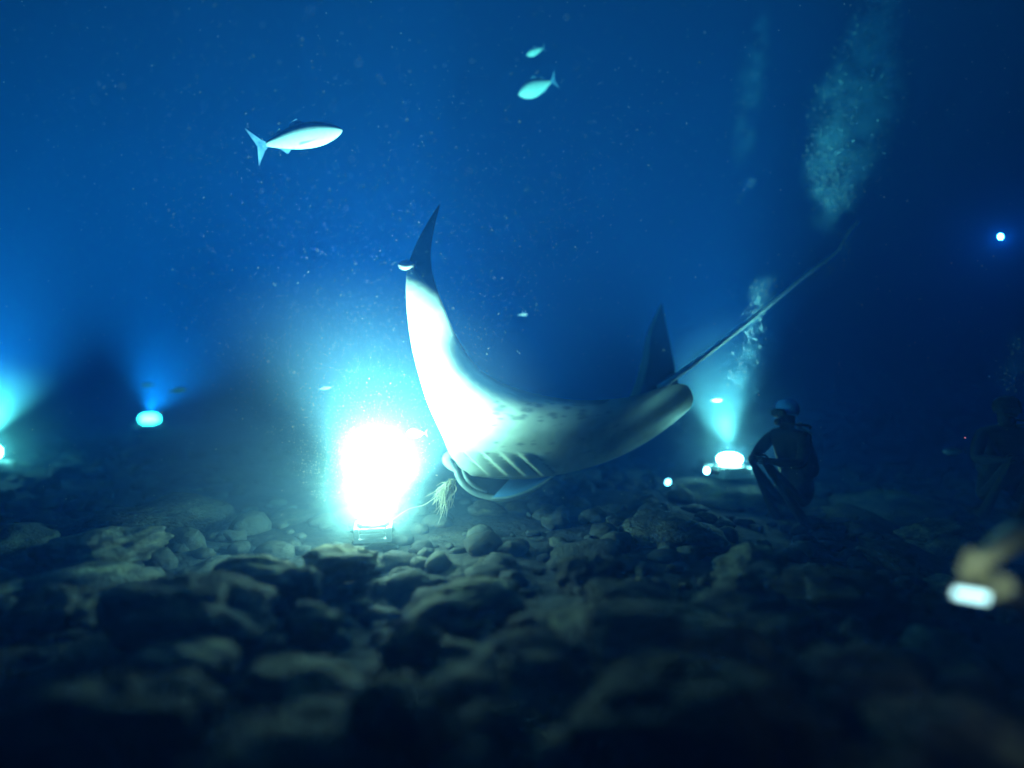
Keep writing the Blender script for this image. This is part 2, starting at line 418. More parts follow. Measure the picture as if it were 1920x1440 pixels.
def manta():
    def P(px, py, d, Q=globals()['P']): return Q(px, py, d * 1.05)
    rows = []
    for a in SEC:
        L = P(*a[:3]); T = P(*a[3:6]); rows.append([*L, *T, a[6], a[7]])
    nu, ns = 300, 110
    Q = catmull(rows, nu)
    Ls = [Vector(q[0:3]) for q in Q]; Ts = [Vector(q[3:6]) for q in Q]
    V, Fc, C = [], [], []
    svals = [(1 - math.cos(math.pi * k / (ns - 1))) / 2 for k in range(ns)]
    svals = [0.5 * a + 0.5 * a * a * (3 - 2 * a) if False else a for a in svals]
    Ns = []
    for i in range(nu):
        m0 = (Ls[max(i - 1, 0)] + Ts[max(i - 1, 0)]); m1 = (Ls[min(i + 1, nu - 1)] + Ts[min(i + 1, nu - 1)])
        ch = (Ts[i] - Ls[i]); sp = m1 - m0
        n = ch.cross(sp)
        Ns.append(n.normalized() if n.length > 1e-9 else Vector((0, -1, 0)))
    # orient: ventral side of the near wing faces the camera and smooth along the span
    if Ns[nu // 4].y > 0: Ns = [-n for n in Ns]
    for i in range(1, nu):
        if Ns[i].dot(Ns[i - 1]) < 0 and False: Ns[i] = -Ns[i]
    sm = []
    for i in range(nu):
        acc = Vector()
        for k in range(-8, 9): acc += Ns[min(max(i + k, 0), nu - 1)]
        sm.append(acc.normalized())
    Ns = sm
    def prof(s): return 2.05 * math.sqrt(max(s, 0)) * (1 - s) ** 0.9 * 0.72
    for side in (1, -1):
        for i in range(nu):
            th, cam_ = Q[i][6], Q[i][7]
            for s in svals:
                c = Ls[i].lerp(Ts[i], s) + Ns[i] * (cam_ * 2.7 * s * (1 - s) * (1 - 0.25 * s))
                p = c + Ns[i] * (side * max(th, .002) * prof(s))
                px, py = pix(p)
                u = i / (nu - 1)
                if side > 0:
                    # creamy belly, grey hind margin, dark spots; shade of the near tip painted in
                    col = Vector((0.66, 0.66, 0.52))
                    nz = noise.noise(p * 3.0)
                    mar = max(0.0, min(1, (s - 0.90 - 0.03 * nz) / 0.07)) if u > .2 and not .48 < u < .76 else 0
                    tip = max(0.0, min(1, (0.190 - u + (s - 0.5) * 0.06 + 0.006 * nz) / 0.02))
                    tipb = max(0.0, min(1, (u - 0.74) / 0.06))
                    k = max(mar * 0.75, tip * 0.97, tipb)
                    blot = 0.0
                    for (sx, sy, sr) in MSPOT:
                        dd = math.hypot((px - sx) / sr, (py - sy) / (sr * 0.5))
                        blot = max(blot, 0.6 * min(1, 1.6 * max(0, 1 - dd)))
                    k = max(k, blot)
                    # belly colour darkened rearward to carry its shade, with random grey patches
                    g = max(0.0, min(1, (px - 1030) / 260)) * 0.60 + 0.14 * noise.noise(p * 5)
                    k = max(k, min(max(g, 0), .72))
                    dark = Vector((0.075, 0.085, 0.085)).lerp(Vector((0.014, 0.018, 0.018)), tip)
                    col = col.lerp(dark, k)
                    # gill slits: raised folds with deep gaps between
                    a = px - (py - 862) * 1.05
                    gy0, gy1 = 846 + (px - 870) * 0.02, 893
                    if 846 < px < 1040 and gy0 < py < gy1 and 846 < a < 1016:
                        fy = (py - gy0) / (gy1 - gy0); env = math.sin(math.pi * min(max(fy, 0), 1)) ** 0.5
                        ph = ((a - 850) / 33.0) % 1.0
                        fold = (1 - ph) ** 0.7 if ph > 0.12 else ph / 0.12
                        p = p + Ns[i] * (0.044 * (fold - 0.35) * env)
                        gap = max(0, 1 - abs(((ph + 0.07) % 1.0) - 0.06) / 0.17) * env
                        col = col.lerp(Vector((0.05, 0.06, 0.06)), gap * 0.95)
                else:
                    nz = noise.noise(p * 4)
                    col = Vector((0.022, 0.024, 0.026)) * (1 + 0.4 * nz)
                    # pale shoulder bar
                    if u > 0.80 and s < 0.30: col = col.lerp(Vector((0.40, 0.44, 0.30)), 0.9 * min(1, (0.30 - s) / 0.10))
                    if 0.52 < u < 0.68 and 0.22 < s < 0.42: col = col.lerp(Vector((0.4, 0.4, 0.36)), 0.5)
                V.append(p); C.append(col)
    off = nu * ns
    for i in range(nu - 1):
        for k in range(ns - 1):
            a = i * ns + k
            Fc.append((a, a + ns, a + ns + 1, a + 1))
            b = off + a
            Fc.append((b, b + 1, b + ns + 1, b + ns))
    for i in range(nu - 1):   # close leading and trailing edges
        a = i * ns; b = off + i * ns
        Fc.append((a, b, b + ns, a + ns))
        a2 = a + ns - 1; b2 = b + ns - 1
        Fc.append((a2, a2 + ns, b2 + ns, b2))
    def addcol(n0, col):
        while len(C) < len(V): C.append(Vector(col))
    # --- head in front of the lower jaw: the gaping mouth
    jaw = catmull([P(852, 868, 3.44), P(884, 889, 3.42), P(950, 897, 3.47), P(1008, 893, 3.6), P(1038, 889, 3.72)], 40)
    lip = catmull([P(852, 868, 3.46), P(858, 892, 3.48), P(874, 913, 3.53), P(902, 928, 3.6), P(945, 935, 3.68), P(985, 925, 3.74), P(1015, 906, 3.76), P(1038, 889, 3.74)], 40)
    # roof of the mouth / top of the head: from lip back over to the dorsal side
    def strip(r0, r1, col, steps=10, bul=Vector((0, 0, 0))):
        b0 = len(V); n = len(r0)
        for j in range(steps + 1):
            f = j / steps
            for i in range(n):
                V.append(Vector(r0[i]).lerp(Vector(r1[i]), f) + bul * (4 * f * (1 - f)))
        for j in range(steps):
            for i in range(n - 1):
                a = b0 + j * n + i; Fc.append((a, a + 1, a + n + 1, a + n))
        addcol(b0, col)
    back = [Vector(p).lerp(P(1010, 850, 3.95), 0.55) + Vector((0, .10, .05)) for p in lip]
    strip(lip, back, (0.03, 0.033, 0.035), 10, Vector((-.02, .03, -.05)))
    throat_j = [Vector(p).lerp(P(985, 855, 3.95), 0.55) for p in jaw]
    throat_l = [Vector(p).lerp(P(985, 862, 3.95), 0.50) + Vector((0, .05, .02)) for p in lip]
    strip(jaw, throat_j, (0.10, 0.12, 0.12), 8, Vector((0, 0, .02)))
    inner = [Vector(p) + Vector((0.0, -0.004, 0.012)) for p in lip]
    strip(inner, throat_l, (0.06, 0.085, 0.09), 10, Vector((0, 0, -.02)))
    strip(throat_j, throat_l, (0.02, 0.025, 0.03), 4)
    b0 = len(V); tube(V, Fc, lip, [0.006 + 0.016 * math.sin(math.pi * i / 39) ** 0.5 for i in range(40)], 10); addcol(b0, (0.50, 0.54, 0.50))
    b0 = len(V); lip2 = catmull([P(866, 878, 3.47), P(876, 898, 3.50), P(892, 912, 3.55), P(915, 922, 3.62)], 16)
    tube(V, Fc, lip2, [0.004 + 0.012 * math.sin(math.pi * i / 15) ** 0.5 for i in range(16)], 8); addcol(b0, (0.42, 0.46, 0.44))
    # cephalic fins: curled flaps on both corners of the mouth
    cf0 = catmull([P(960, 893, 3.48), P(990, 889, 3.54), P(1020, 886, 3.62), P(1046, 887, 3.70)], 20)
    cf1 = catmull([P(922, 934, 3.60), P(958, 932, 3.62), P(1000, 916, 3.64), P(1040, 891, 3.70)], 20)
    strip(cf0, cf1, (0.22, 0.48, 0.85), 10, Vector((0.0, 0.06, -.01)))  # blue light passing through the flap is painted into its colour
    strip([Vector(p) + Vector((0, .014, -.003)) for p in cf0], [Vector(p) + Vector((0, .014, -.003)) for p in cf1], (0.04, 0.045, 0.05), 10, Vector((0.0, 0.06, -.01)))
    b0 = len(V); tube(V, Fc, cf1, [0.004 + 0.007 * math.sin(math.pi * i / 19) for i in range(20)], 8); addcol(b0, (0.55, 0.6, 0.58))
    cg = catmull([P(856, 842, 3.47), P(843, 852, 3.46), P(838, 862, 3.46), P(846, 874, 3.46), P(858, 884, 3.47)], 18)
    b0 = len(V); tube(V, Fc, cg, [0.010 + 0.022 * math.sin(math.pi * i / 17) for i in range(18)], 12); addcol(b0, (0.62, 0.62, 0.54))
    # eye on the near side of the head
    b0 = len(V); tube(V, Fc, [P(849, 846, 3.50), P(842, 846, 3.50), P(838, 847, 3.50)], [0.022, 0.017, 0.004], 12); addcol(b0, (0.01, 0.01, 0.01))
    # dorsal fin and whip tail
    df0 = catmull([P(1228, 722, 3.88), P(1248, 703, 3.9), P(1262, 694, 3.92)], 10); df1 = [Vector(p).lerp(P(1272, 705, 3.9), 0.6) for p in df0]
    strip(df0, df1, (0.03, 0.03, 0.03), 4)
    tl = catmull([P(1236, 728, 3.86), P(1264, 708, 3.90), P(1330, 660, 4.05), P(1420, 590, 4.25), P(1500, 524, 4.45), P(1560, 480, 4.58), P(1576, 462, 4.61), P(1590, 437, 4.65), P(1609, 415, 4.70)], 70)
    b0 = len(V); tube(V, Fc, tl, [0.020 * (1 - i / 69) ** 1.4 + 0.0042 for i in range(70)], 10)
    for k in range(b0, len(V)):
        C.append(Vector((0.85, 0.83, 0.78)))
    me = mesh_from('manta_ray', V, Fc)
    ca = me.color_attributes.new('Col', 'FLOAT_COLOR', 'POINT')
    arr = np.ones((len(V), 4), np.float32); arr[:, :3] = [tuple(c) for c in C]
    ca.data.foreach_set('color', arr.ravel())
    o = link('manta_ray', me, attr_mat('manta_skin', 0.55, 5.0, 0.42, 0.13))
    tag(o, 'large manta ray with raised wing and gaping mouth sweeping past the bright lamp', 'manta ray')
    return o
rs = random.Random(5)
MSPOT = [(rs.uniform(930, 1100), 752 + rs.uniform(0, 34), rs.uniform(7, 14)) for _ in range(26)] + [(rs.uniform(900, 1180), rs.uniform(770, 850), rs.uniform(3, 8)) for _ in range(26)]
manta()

# ------------------------------------------------------------------ fish
FISHM = attr_mat('fish_scales', 0.32, 25, 0.15, 0.1)
def fish(px, py, d, length_px, head, pitch, label, deep=0.27, yaw=0.0, kind=0, back=(0.03, 0.07, 0.16), belly=(0.80, 0.82, 0.80), name='silver_fish', roll=0):
    L = length_px / F * d
    t = empty(name, P(px, py, d)); t.scale = (L, L, L)
    t.rotation_euler = (R(roll), R(-pitch) * 1, R(yaw) + (0 if head > 0 else math.pi))
    tag(t, label, 'fish')
    V, Fc, C = [], [], []; n, sg = 36, 20
    for i in range(n):
        f = i / (n - 1)            # 0 nose .. 1 tail root
        x = 0.5 - 0.84 * f
        env = (math.sin(math.pi * min(1, f ** 0.80 * 0.97 + 0.004)) ** 0.95)
        hgt = deep * 0.5 * env + 0.010; wid = hgt * 0.55 + 0.004
        if f > 0.9: wid *= 0.7
        for k in range(sg):
            a = 2 * math.pi * k / sg
            z = math.sin(a) * hgt; y = math.cos(a) * wid
            V.append((x, y, z + 0.01 * math.sin(f * 3)))
            m = min(max((z / (hgt + 1e-6) - 0.42) / 0.35, 0), 1)
            c = Vector(belly).lerp(Vector(back), m)
            C.append(c)
    for i in range(n - 1):
        for k in range(sg):
            a = i * sg + k; b = i * sg + (k + 1) % sg; Fc.append((a, b, b + sg, a + sg))
    Fc.append(tuple(reversed(range(sg)))); Fc.append(tuple((n - 1) * sg + k for k in range(sg)))
    me = mesh_from('body', V, Fc); ca = me.color_attributes.new('Col', 'FLOAT_COLOR', 'POINT')
    arr = np.ones((len(V), 4), np.float32); arr[:, :3] = [tuple(c) for c in C]; ca.data.foreach_set('color', arr.ravel())
    link('body', me, FISHM, t)
    def fin(nm, outline, y0=0.0, th=0.006, tiltv=(0, 0, 0), m=None):
        V, Fc = [], []; n = len(outline)
        for s in (1, -1):
            for k, (x, z) in enumerate(outline): V.append((x + tiltv[0] * 0, y0 + s * th / 2 + tiltv[1] * z, z))
        Fc.append(tuple(range(n))); Fc.append(tuple(n + k for k in reversed(range(n))))
        for k in range(n): Fc.append((k, n + k, n + (k + 1) % n, (k + 1) % n))
        link(nm, mesh_from(nm, V, Fc, False), m or FINM, t)
    dd = deep
    fin('tail_fin', [(-0.32, 0.018), (-0.38, 0.06), (-0.50, 0.17 + dd * .1), (-0.455, 0.05), (-0.44, 0.0), (-0.455, -0.05), (-0.50, -0.17 - dd * .1), (-0.38, -0.06), (-0.32, -0.018)])
    fin('dorsal_fin', [(0.14, dd * .42), (0.06, dd * .5 + 0.07), (0.0, dd * .5 + 0.05), (-0.06, dd * .40 + .02), (-0.10, dd * .33)])
    fin('dorsal_fin', [(-0.10, dd * .30), (-0.15, dd * .34 + 0.05), (-0.22, dd * .18 + .03), (-0.28, dd * .10)])
    fin('anal_fin', [(-0.08, -dd * .34), (-0.15, -dd * .34 - 0.05), (-0.22, -dd * .18 - .02), (-0.28, -dd * .08)])
    for s in (1, -1):
        fin('pectoral_fin', [(0.22, -0.01), (0.12, 0.0), (0.02, -0.06), (0.10, -0.055), (0.20, -0.04)], y0=s * (dd * .262), th=0.004, tiltv=(0, -s * .15, 0), m=FINP)
        V, Fc = [], []; lathe(V, Fc, [(-.01, .006), (0, .014), (0.006, .011), (0.008, .002)], (0.40, s * dd * 0.135, 0.022), (0, s, 0), 12)
        link('eye', mesh_from('eye', V, Fc), EYEM, t)
    return t
FINM = noisy('fin_membrane', (0.10, 0.20, 0.38), (0.22, 0.36, 0.55), 20, 0.5, 0.1)
FINP = noisy('pale_fin', (0.5, 0.55, 0.58), (0.65, 0.7, 0.72), 20, 0.5, 0.1)
EYEM = mat('fish_eye', (0.01, 0.01, 0.012), 0.15)
fish(557, 260, 3.2, 172, 1, 11, 'long silver fish with forked tail swimming right, high above the lamp', deep=0.24, roll=30)
fish(1008, 163, 4.5, 76, -1, -16, 'small plump silver fish swimming left near the top centre', deep=0.40, yaw=-12, roll=-30)
fish(1005, 96, 4.6, 38, -1, -22, 'tiny silver fish above the plump one at the top centre', deep=0.34, roll=-30)
fish(764, 497, 2.80, 34, -1, 0, 'small white fish beside the raised wing of the manta ray', deep=0.5, back=(0.5, 0.55, 0.55))
fish(782, 812, 3.4, 40, -1, 0, 'small pale fish between the lamp blaze and the manta wing', deep=0.5, back=(0.5, 0.5, 0.5))
fish(332, 732, 5.2, 34, 1, 8, 'small bluish fish above the farthest lamp at the left', deep=0.26)
fish(279, 722, 6.0, 26, -1, 0, 'tiny dim fish straight above the farthest lamp', deep=0.24)
fish(608, 728, 3.7, 26, 1, 8, 'tiny bright fish left of the manta ray, above the lamp glow', deep=0.24)
fish(980, 590, 4.2, 20, 1, 6, 'tiny faint fish inside the curve of the manta wing', deep=0.24)
fish(1342, 750, 4.8, 24, 1, 6, 'tiny blue fish in the teal beam right of the manta ray', deep=0.24)
fish(1790, 846, 4.4, 44, -1, 0, 'dim bluish fish before the dark diver at the right edge', deep=0.34)

# ------------------------------------------------------------------ divers
def skin_mesh(name, joints, edges, sub=2, root=0):
    """continuous body grown round a skeleton: joints = {key: ((x,y,z), rx, ry)}"""
    keys = list(joints); idx = {k: i for i, k in enumerate(keys)}
    me = bpy.data.meshes.new(name)
    me.from_pydata([joints[k][0] for k in keys], [(idx[a], idx[b]) for a, b in edges], [])
    o = bpy.data.objects.new(name, me); COL.objects.link(o)
    md = o.modifiers.new('skin', 'SKIN'); md.use_smooth_shade = True
    sv = me.skin_vertices[0].data
    for k in keys:
        sv[idx[k]].radius = (joints[k][1], joints[k][2]); sv[idx[k]].use_root = (idx[k] == root)
    sb = o.modifiers.new('sub', 'SUBSURF'); sb.levels = sub; sb.render_levels = sub
    dg = bpy.context.evaluated_depsgraph_get(); ev = o.evaluated_get(dg)
    me2 = bpy.data.meshes.new_from_object(ev); me2.name = name
    me2.polygons.foreach_set('use_smooth', [True] * len(me2.polygons))
    bpy.data.objects.remove(o); return me2

def hand_chain(J, E, wrist_key, w, fwd, side, up, curl, pre, s=1.0, r=0.0095):
    """palm and five fingers from wrist w; fwd = finger direction, side = toward the thumb, up = back of hand"""
    fwd, side, up = fwd.normalized(), side.normalized(), up.normalized()
    palm = w + fwd * 0.05 * s
    J[pre + 'palm'] = (palm, 0.020 * s, 0.034 * s); E.append((wrist_key, pre + 'palm'))
    J[pre + 'kn'] = (w + fwd * 0.085 * s, 0.014 * s, 0.036 * s); E.append((pre + 'palm', pre + 'kn'))
    for k, (o, ln) in enumerate(((0.032, 0.066), (0.011, 0.075), (-0.011, 0.070), (-0.031, 0.056))):
        p = w + fwd * 0.092 * s + side * o * s; prev = pre + 'kn'; a = 0.0
        for j in range(4):
            key = f'{pre}f{k}{j}'; J[key] = (p, r * s * (1 - .10 * j), r * s * (1 - .10 * j)); E.append((prev, key)); prev = key
            a += curl; dirv = fwd * math.cos(a) - up * math.sin(a)
            p = p + dirv * ln * s * (0.42, 0.32, 0.26, 0)[j]
    p = palm + side * 0.040 * s - fwd * 0.012 * s; prev = pre + 'palm'; a = 0.3
    for j in range(3):
        key = f'{pre}t{j}'; J[key] = (p, r * 1.15 * s, r * 1.15 * s); E.append((prev, key)); prev = key
        dirv = (fwd * 0.75 + side * 0.55 * (1 - j) - up * (0.5 + 0.4 * j) * curl).normalized(); p = p + dirv * 0.033 * s

def diver(loc, rz, label, hood=BLACK, lean=0.15, reach=None, bare=None):
    """kneeling scuba diver, facing local -Y"""
    t = empty('person', loc, rz); tag(t, label, 'person', 'divers kneeling on the sea bed'); t.scale = (METRE,) * 3
    inv = (Matrix.Translation(loc) @ Matrix.Rotation(rz, 4, 'Z') @ Matrix.Scale(METRE, 4)).inverted()
    reach = {k: [inv @ Vector(p) for p in v] for k, v in (reach or {}).items()}   # side: wrist point, finger-tip direction point
    J, E = {}, []
    V3 = Vector
    ly = -math.sin(lean)
    sh_y = -0.52 * math.sin(lean)
    J['pel'] = (V3((0, 0, 0.46)), 0.15, 0.13); J['wai'] = (V3((0, sh_y * .4, 0.66)), 0.14, 0.115)
    J['che'] = (V3((0, sh_y * .8, 0.86)), 0.165, 0.13); J['nec'] = (V3((0, sh_y * 1.05, 1.03)), 0.075, 0.075)
    J['hd1'] = (V3((0, sh_y * 1.1 - .01, 1.12)), 0.085, 0.095); J['hd2'] = (V3((0, sh_y * 1.1 - .02, 1.21)), 0.088, 0.105); J['hd3'] = (V3((0, sh_y * 1.1 - .005, 1.285)), 0.05, 0.06)
    E += [('pel', 'wai'), ('wai', 'che'), ('che', 'nec'), ('nec', 'hd1'), ('hd1', 'hd2'), ('hd2', 'hd3')]
    for s in (1, -1):
        k = 'LR'[s > 0]
        J[k + 'hip'] = (V3((s * .12, -.02, .42)), .10, .10); J[k + 'th'] = (V3((s * .15, -.16, .27)), .085, .085)
        J[k + 'kn'] = (V3((s * .17, -.34, .09)), .062, .062); J[k + 'cf'] = (V3((s * .165, -.12, .075)), .058, .058)
        J[k + 'an'] = (V3((s * .16, .08, .07)), .042, .042); J[k + 'ft'] = (V3((s * .16, .20, .04)), .045, .035)
        E += [('pel', k + 'hip'), (k + 'hip', k + 'th'), (k + 'th', k + 'kn'), (k + 'kn', k + 'cf'), (k + 'cf', k + 'an'), (k + 'an', k + 'ft')]
        J[k + 'sh'] = (V3((s * .19, sh_y, .93)), .078, .078); J[k + 'ua'] = (V3((s * .25, sh_y - .10, .80)), .066, .066)
        J[k + 'el'] = (V3((s * .27, sh_y - .18, .69)), .057, .057); J[k + 'fa'] = (V3((s * .20, sh_y - .29, .70)), .052, .052)
        wv = V3((s * .12, sh_y - .40, .72)); J[k + 'wr'] = (wv, .036, .032)
        hf, hs_, hu, hc = V3((-s * .5, -.8, .1)), V3((-s * .3, .1, 1)), V3((s * .8, -.5, .1)), 0.5
        if k in reach:
            wv, tipv = reach[k][0], reach[k][1]; sh = J[k + 'sh'][0]
            elb = sh.lerp(wv, 0.5) + V3((s * .06, .02, -.10))
            J[k + 'ua'] = (sh.lerp(elb, .5), .066, .066); J[k + 'el'] = (elb, .057, .057); J[k + 'fa'] = (elb.lerp(wv, .45), .052, .052); J[k + 'wr'] = (wv, .036, .032)
            hf = tipv - wv; hs_ = V3((0, 0, 1)); hs_ = hs_ - hf * (hs_.dot(hf) / hf.length_squared); hu = hs_.cross(hf) * (1 if k == 'R' else -1); hc = reach[k][2].x if False else (0.75 if k != bare else 0.28)
        E += [('che', k + 'sh'), (k + 'sh', k + 'ua'), (k + 'ua', k + 'el'), (k + 'el', k + 'fa'), (k + 'fa', k + 'wr')]
        hand_chain(J, E, k + 'wr', wv, hf, hs_, hu, hc, k)
    bme = skin_mesh('body', J, E); bo = link('body', bme, [BLACK, SKIN], t)
    if bare:
        a, b = J[bare + 'el'][0], J[bare + 'wr'][0]; ax_ = (b - a)
        for p in bme.polygons:
            f = (p.center - a).dot(ax_) / ax_.length_squared
            if f > 0.12 and (p.center - a - ax_ * f).length < 0.13 and f < 2.2: p.material_index = 1
        bme.update()
    hy = sh_y * 1.1
    # hood, mask, regulator, hoses, tank, vest, fins
    V, Fc = [], []; lathe(V, Fc, [(-.02, .100), (.03, .116), (.08, .112), (.12, .088), (.145, .05), (.152, .01)], (0, hy + .002, 1.18), (0, 0.12, 1), 22); link('hood', mesh_from('hood', V, Fc), hood, t)
    mk = link('mask', bm_mesh('mask', box_bm(0, hy - .125, 1.185, .165, .05, .085, .02), True), RUBBER, t)
    for s in (1, -1): link('lens', bm_mesh('lens', box_bm(s * .038, hy - .152, 1.188, .062, .008, .056, .003), False), GLASS, mk)
    V, Fc = [], []; lathe(V, Fc, [(0, .024), (.03, .036), (.055, .036), (.065, .024)], (0, hy - .10, 1.10), (0, -1, -.1), 16); link('regulator', mesh_from('regulator', V, Fc), RUBBER, t)
    tube_obj('hose', catmull([V3((.03, hy - .14, 1.10)), V3((.17, hy - .12, 1.08)), V3((.22, hy + .05, 1.06)), V3((.10, hy + .22, 1.02))], 18), .011, RUBBER, t, 8)
    ax = V3((0, math.sin(-lean), math.cos(lean)))
    c = V3((0, .20, .50)); V, Fc = [], []
    lathe(V, Fc, [(0, .06), (.02, .088), (.05, .094), (.46, .094), (.51, .08), (.545, .04), (.56, .025), (.60, .025), (.605, .004)], c, ax, 24)
    link('tank', mesh_from('tank', V, Fc), YELLOWTANK, t)
    V, Fc = [], []; lathe(V, Fc, [(0, .19), (.05, .205), (.22, .20), (.40, .17), (.44, .12)], (0, .02, .54), ax, 22)
    for i, v in enumerate(V): V[i] = Vector((v.x, (v.y - .02) * .82 + .03, v.z))
    link('buoyancy_vest', mesh_from('buoyancy_vest', V, Fc), BLACK, t)
    for s in (1, -1):
        out = [(s * .16 - .05, .16), (s * .16 + .05, .16), (s * .16 + .10, .62), (s * .16 + .03, .66), (s * .16 - .03, .66), (s * .16 - .10, .62)]
        Vv = [(x, y, .035) for x, y in out] + [(x, y, .055 - .02 * (y > .5)) for x, y in out]; n = 6
        Ff = [tuple(reversed(range(n))), tuple(n + k for k in range(n))] + [(k, (k + 1) % n, n + (k + 1) % n, n + k) for k in range(n)]
        link('swim_fin', mesh_from('swim_fin', Vv, Ff, False), RUBBER, t)
    return t

diver(G(1512, 985) + Vector((0, 0.12, -0.03)), R(-62), 'diver in a hood coloured blue for the light on it, kneeling right of the teal lamp', HOOD_BLUELIT, 0.30)
diver(P(1898, 985, 3.9) + Vector((0, 0.1, 0)), R(-28), 'dark diver kneeling at the right edge behind the lit arm', BLACK, 0.45)
wl, wt = P(1846, 1046, 1.40), P(1788, 1082, 1.38)
tl_, tt = P(1915, 1122, 1.36), P(1872, 1114, 1.36)
diver(Vector((1.90, 1.62, slope(1.9, 1.62) - .02)), R(-84), 'diver reaching in from the right edge with a bare forearm and a video light', BLACK, 0.6, reach={'L': (wl, wt), 'R': (tl_, tt)}, bare='L')
# ------------------------------------------------------------------ hand torch and small lights
def torch(loc, direc, label, L=0.10, col=(0.85, 0.95, 1), lens=40, energy=3, name='dive_torch', cone=None, group=None):
    t = empty(name, loc); tag(t, label, 'torch', group)
    q = Vector(direc).normalized().to_track_quat('Z', 'Y'); t.rotation_euler = q.to_euler()
    V, Fc = lathe_fixed([(-L * .62, L * .10), (-L * .60, L * .15), (L * .20, L * .15), (L * .30, L * .25), (L * .48, L * .26), (L * .50, L * .23)], 18)
    b = link('barrel', mesh_from('barrel', V, Fc), RUBBER, t)
    V, Fc = lathe_fixed([(L * .501, L * .225), (L * .53, L * .20), (L * .55, L * .10), (L * .553, L * .01)], 16)
    link('lens', mesh_from('lens', V, Fc), lens_mat(lens, col), t)
    for k in range(3):
        V, Fc = lathe_fixed([(-L * .4 + k * L * .2, L * .165), (-L * .34 + k * L * .2, L * .165)], 18)
        link('grip_ring', mesh_from('grip_ring', V, Fc, False), CRATE, b)
    ld = bpy.data.lights.new('torch_light', 'SPOT' if cone else 'POINT'); ld.energy = energy; ld.color = col; ld.shadow_soft_size = L * 0.2
    if cone: ld.spot_size = R(cone); ld.spot_blend = 0.6
    lo = bpy.data.objects.new('torch_light', ld); COL.objects.link(lo); lo.parent = t; lo.location = (0, 0, L * 0.75); lo.rotation_euler = (math.pi, 0, 0)
    return t
def video_light():
    t = empty('video_light', P(1822, 1116, 1.36)); tag(t, 'wide video light shining white in the hand at the right edge', 'light'); t.rotation_euler = (0, R(6), R(-14)); t.scale = (.52,) * 3
    link('housing', bm_mesh('housing', box_bm(0, .024, 0, .165, .045, .062, .008), False), RUBBER, t)
    f = link('lens_frame', bm_mesh('lens_frame', box_bm(-.005, -.001, 0, .15, .008, .05, .003), False), CRATE, t)
    link('lens', bm_mesh('lens', box_bm(-.005, -.008, 0, .135, .008, .034, .004), True), lens_mat(3, (0.75, 0.95, 1)), f)
    tube_obj('handle', [(.05, .05, -.01), (.06, .09, -.02), (.075, .13, -.03)], .014, RUBBER, t, 12)
    ld = bpy.data.lights.new('forearm_fill', 'POINT'); ld.energy = 1.0; ld.color = (1, 0.98, 0.85); ld.shadow_soft_size = .03
    lo = bpy.data.objects.new('forearm_fill', ld); COL.objects.link(lo); lo.parent = t; lo.location = (.10, -.30, 0.22)  # extra light, set away from the lens to brighten the forearm
video_light()
torch(P(1258, 908, 4.6), (-0.6, -0.7, 0.4), 'small blue-white torch lying below the tail of the manta ray', 0.12, (0.45, 0.75, 1), 12, 0.8)
torch(P(1334, 884, 4.25), (-0.8, -0.6, 0.2), 'small white torch just left of the teal lamp', 0.12, (0.8, 1, 1), 30, 0.8)
torch(P(1876, 442, 5.2), (-0.6, -0.7, -0.4), 'small cyan torch hanging in open water near the right edge', 0.08, (0.22, 0.55, 1), 14, 22)
def red_light():
    t = empty('indicator_light', P(1809, 821, 3.55)); tag(t, 'tiny red indicator light beside the dark diver at the right', 'light')
    V, Fc = lathe_fixed([(-.016, .006), (-.014, .009), (.006, .009), (.008, .007)], 12); link('housing', mesh_from('housing', V, Fc), RUBBER, t)
    V, Fc = lathe_fixed([(.0085, .0065), (.012, .005), (.014, .001)], 12); link('bulb', mesh_from('bulb', V, Fc), lens_mat(2.5, (1, .06, .08)), t)
    t.rotation_euler = (R(80), 0, R(-20)); t.scale = (.7,) * 3
red_light()

# ------------------------------------------------------------------ frayed tuft on its line
def tuft():
    rs = random.Random(9); t = empty('frayed_tuft', P(832, 932, 3.42)); tag(t, 'tan frayed tuft on a thin line between the bright lamp and the manta mouth', 'tuft')
    o = t.location
    V, Fc = [], []
    for k in range(90):
        a = P(846 + rs.gauss(0, 4), 905 + rs.gauss(0, 3), 3.42 + rs.gauss(0, .02)) - o
        b = P(826 + rs.gauss(0, 10), 940 + rs.gauss(0, 14), 3.42 + rs.gauss(0, .03)) - o
        m = a.lerp(b, .5) + Vector((rs.gauss(0, .016), rs.gauss(0, .016), rs.gauss(0, .01)))
        tube(V, Fc, catmull([a, m, b], 6), [.0032, .0034, .003, .0026, .002, .001], 5)
    link('strands', mesh_from('strands', V, Fc), TAN, t)
    V, Fc = [], []
    lathe(V, Fc, [(0, .004), (.006, .014), (.03, .016), (.036, .010)], P(846, 905, 3.42) - o + Vector((.0, 0, -.012)), (0.4, 0, 1), 12)
    link('knot', mesh_from('knot', V, Fc), TAN, t)
    tube_obj('line', [p - np.array(o) for p in catmull([P(735, 975, 3.45), P(765, 955, 3.44), P(800, 944, 3.43), P(842, 910, 3.42), P(858, 896, 3.41)], 24)], .0022, TAN, t, 6)
tuft()

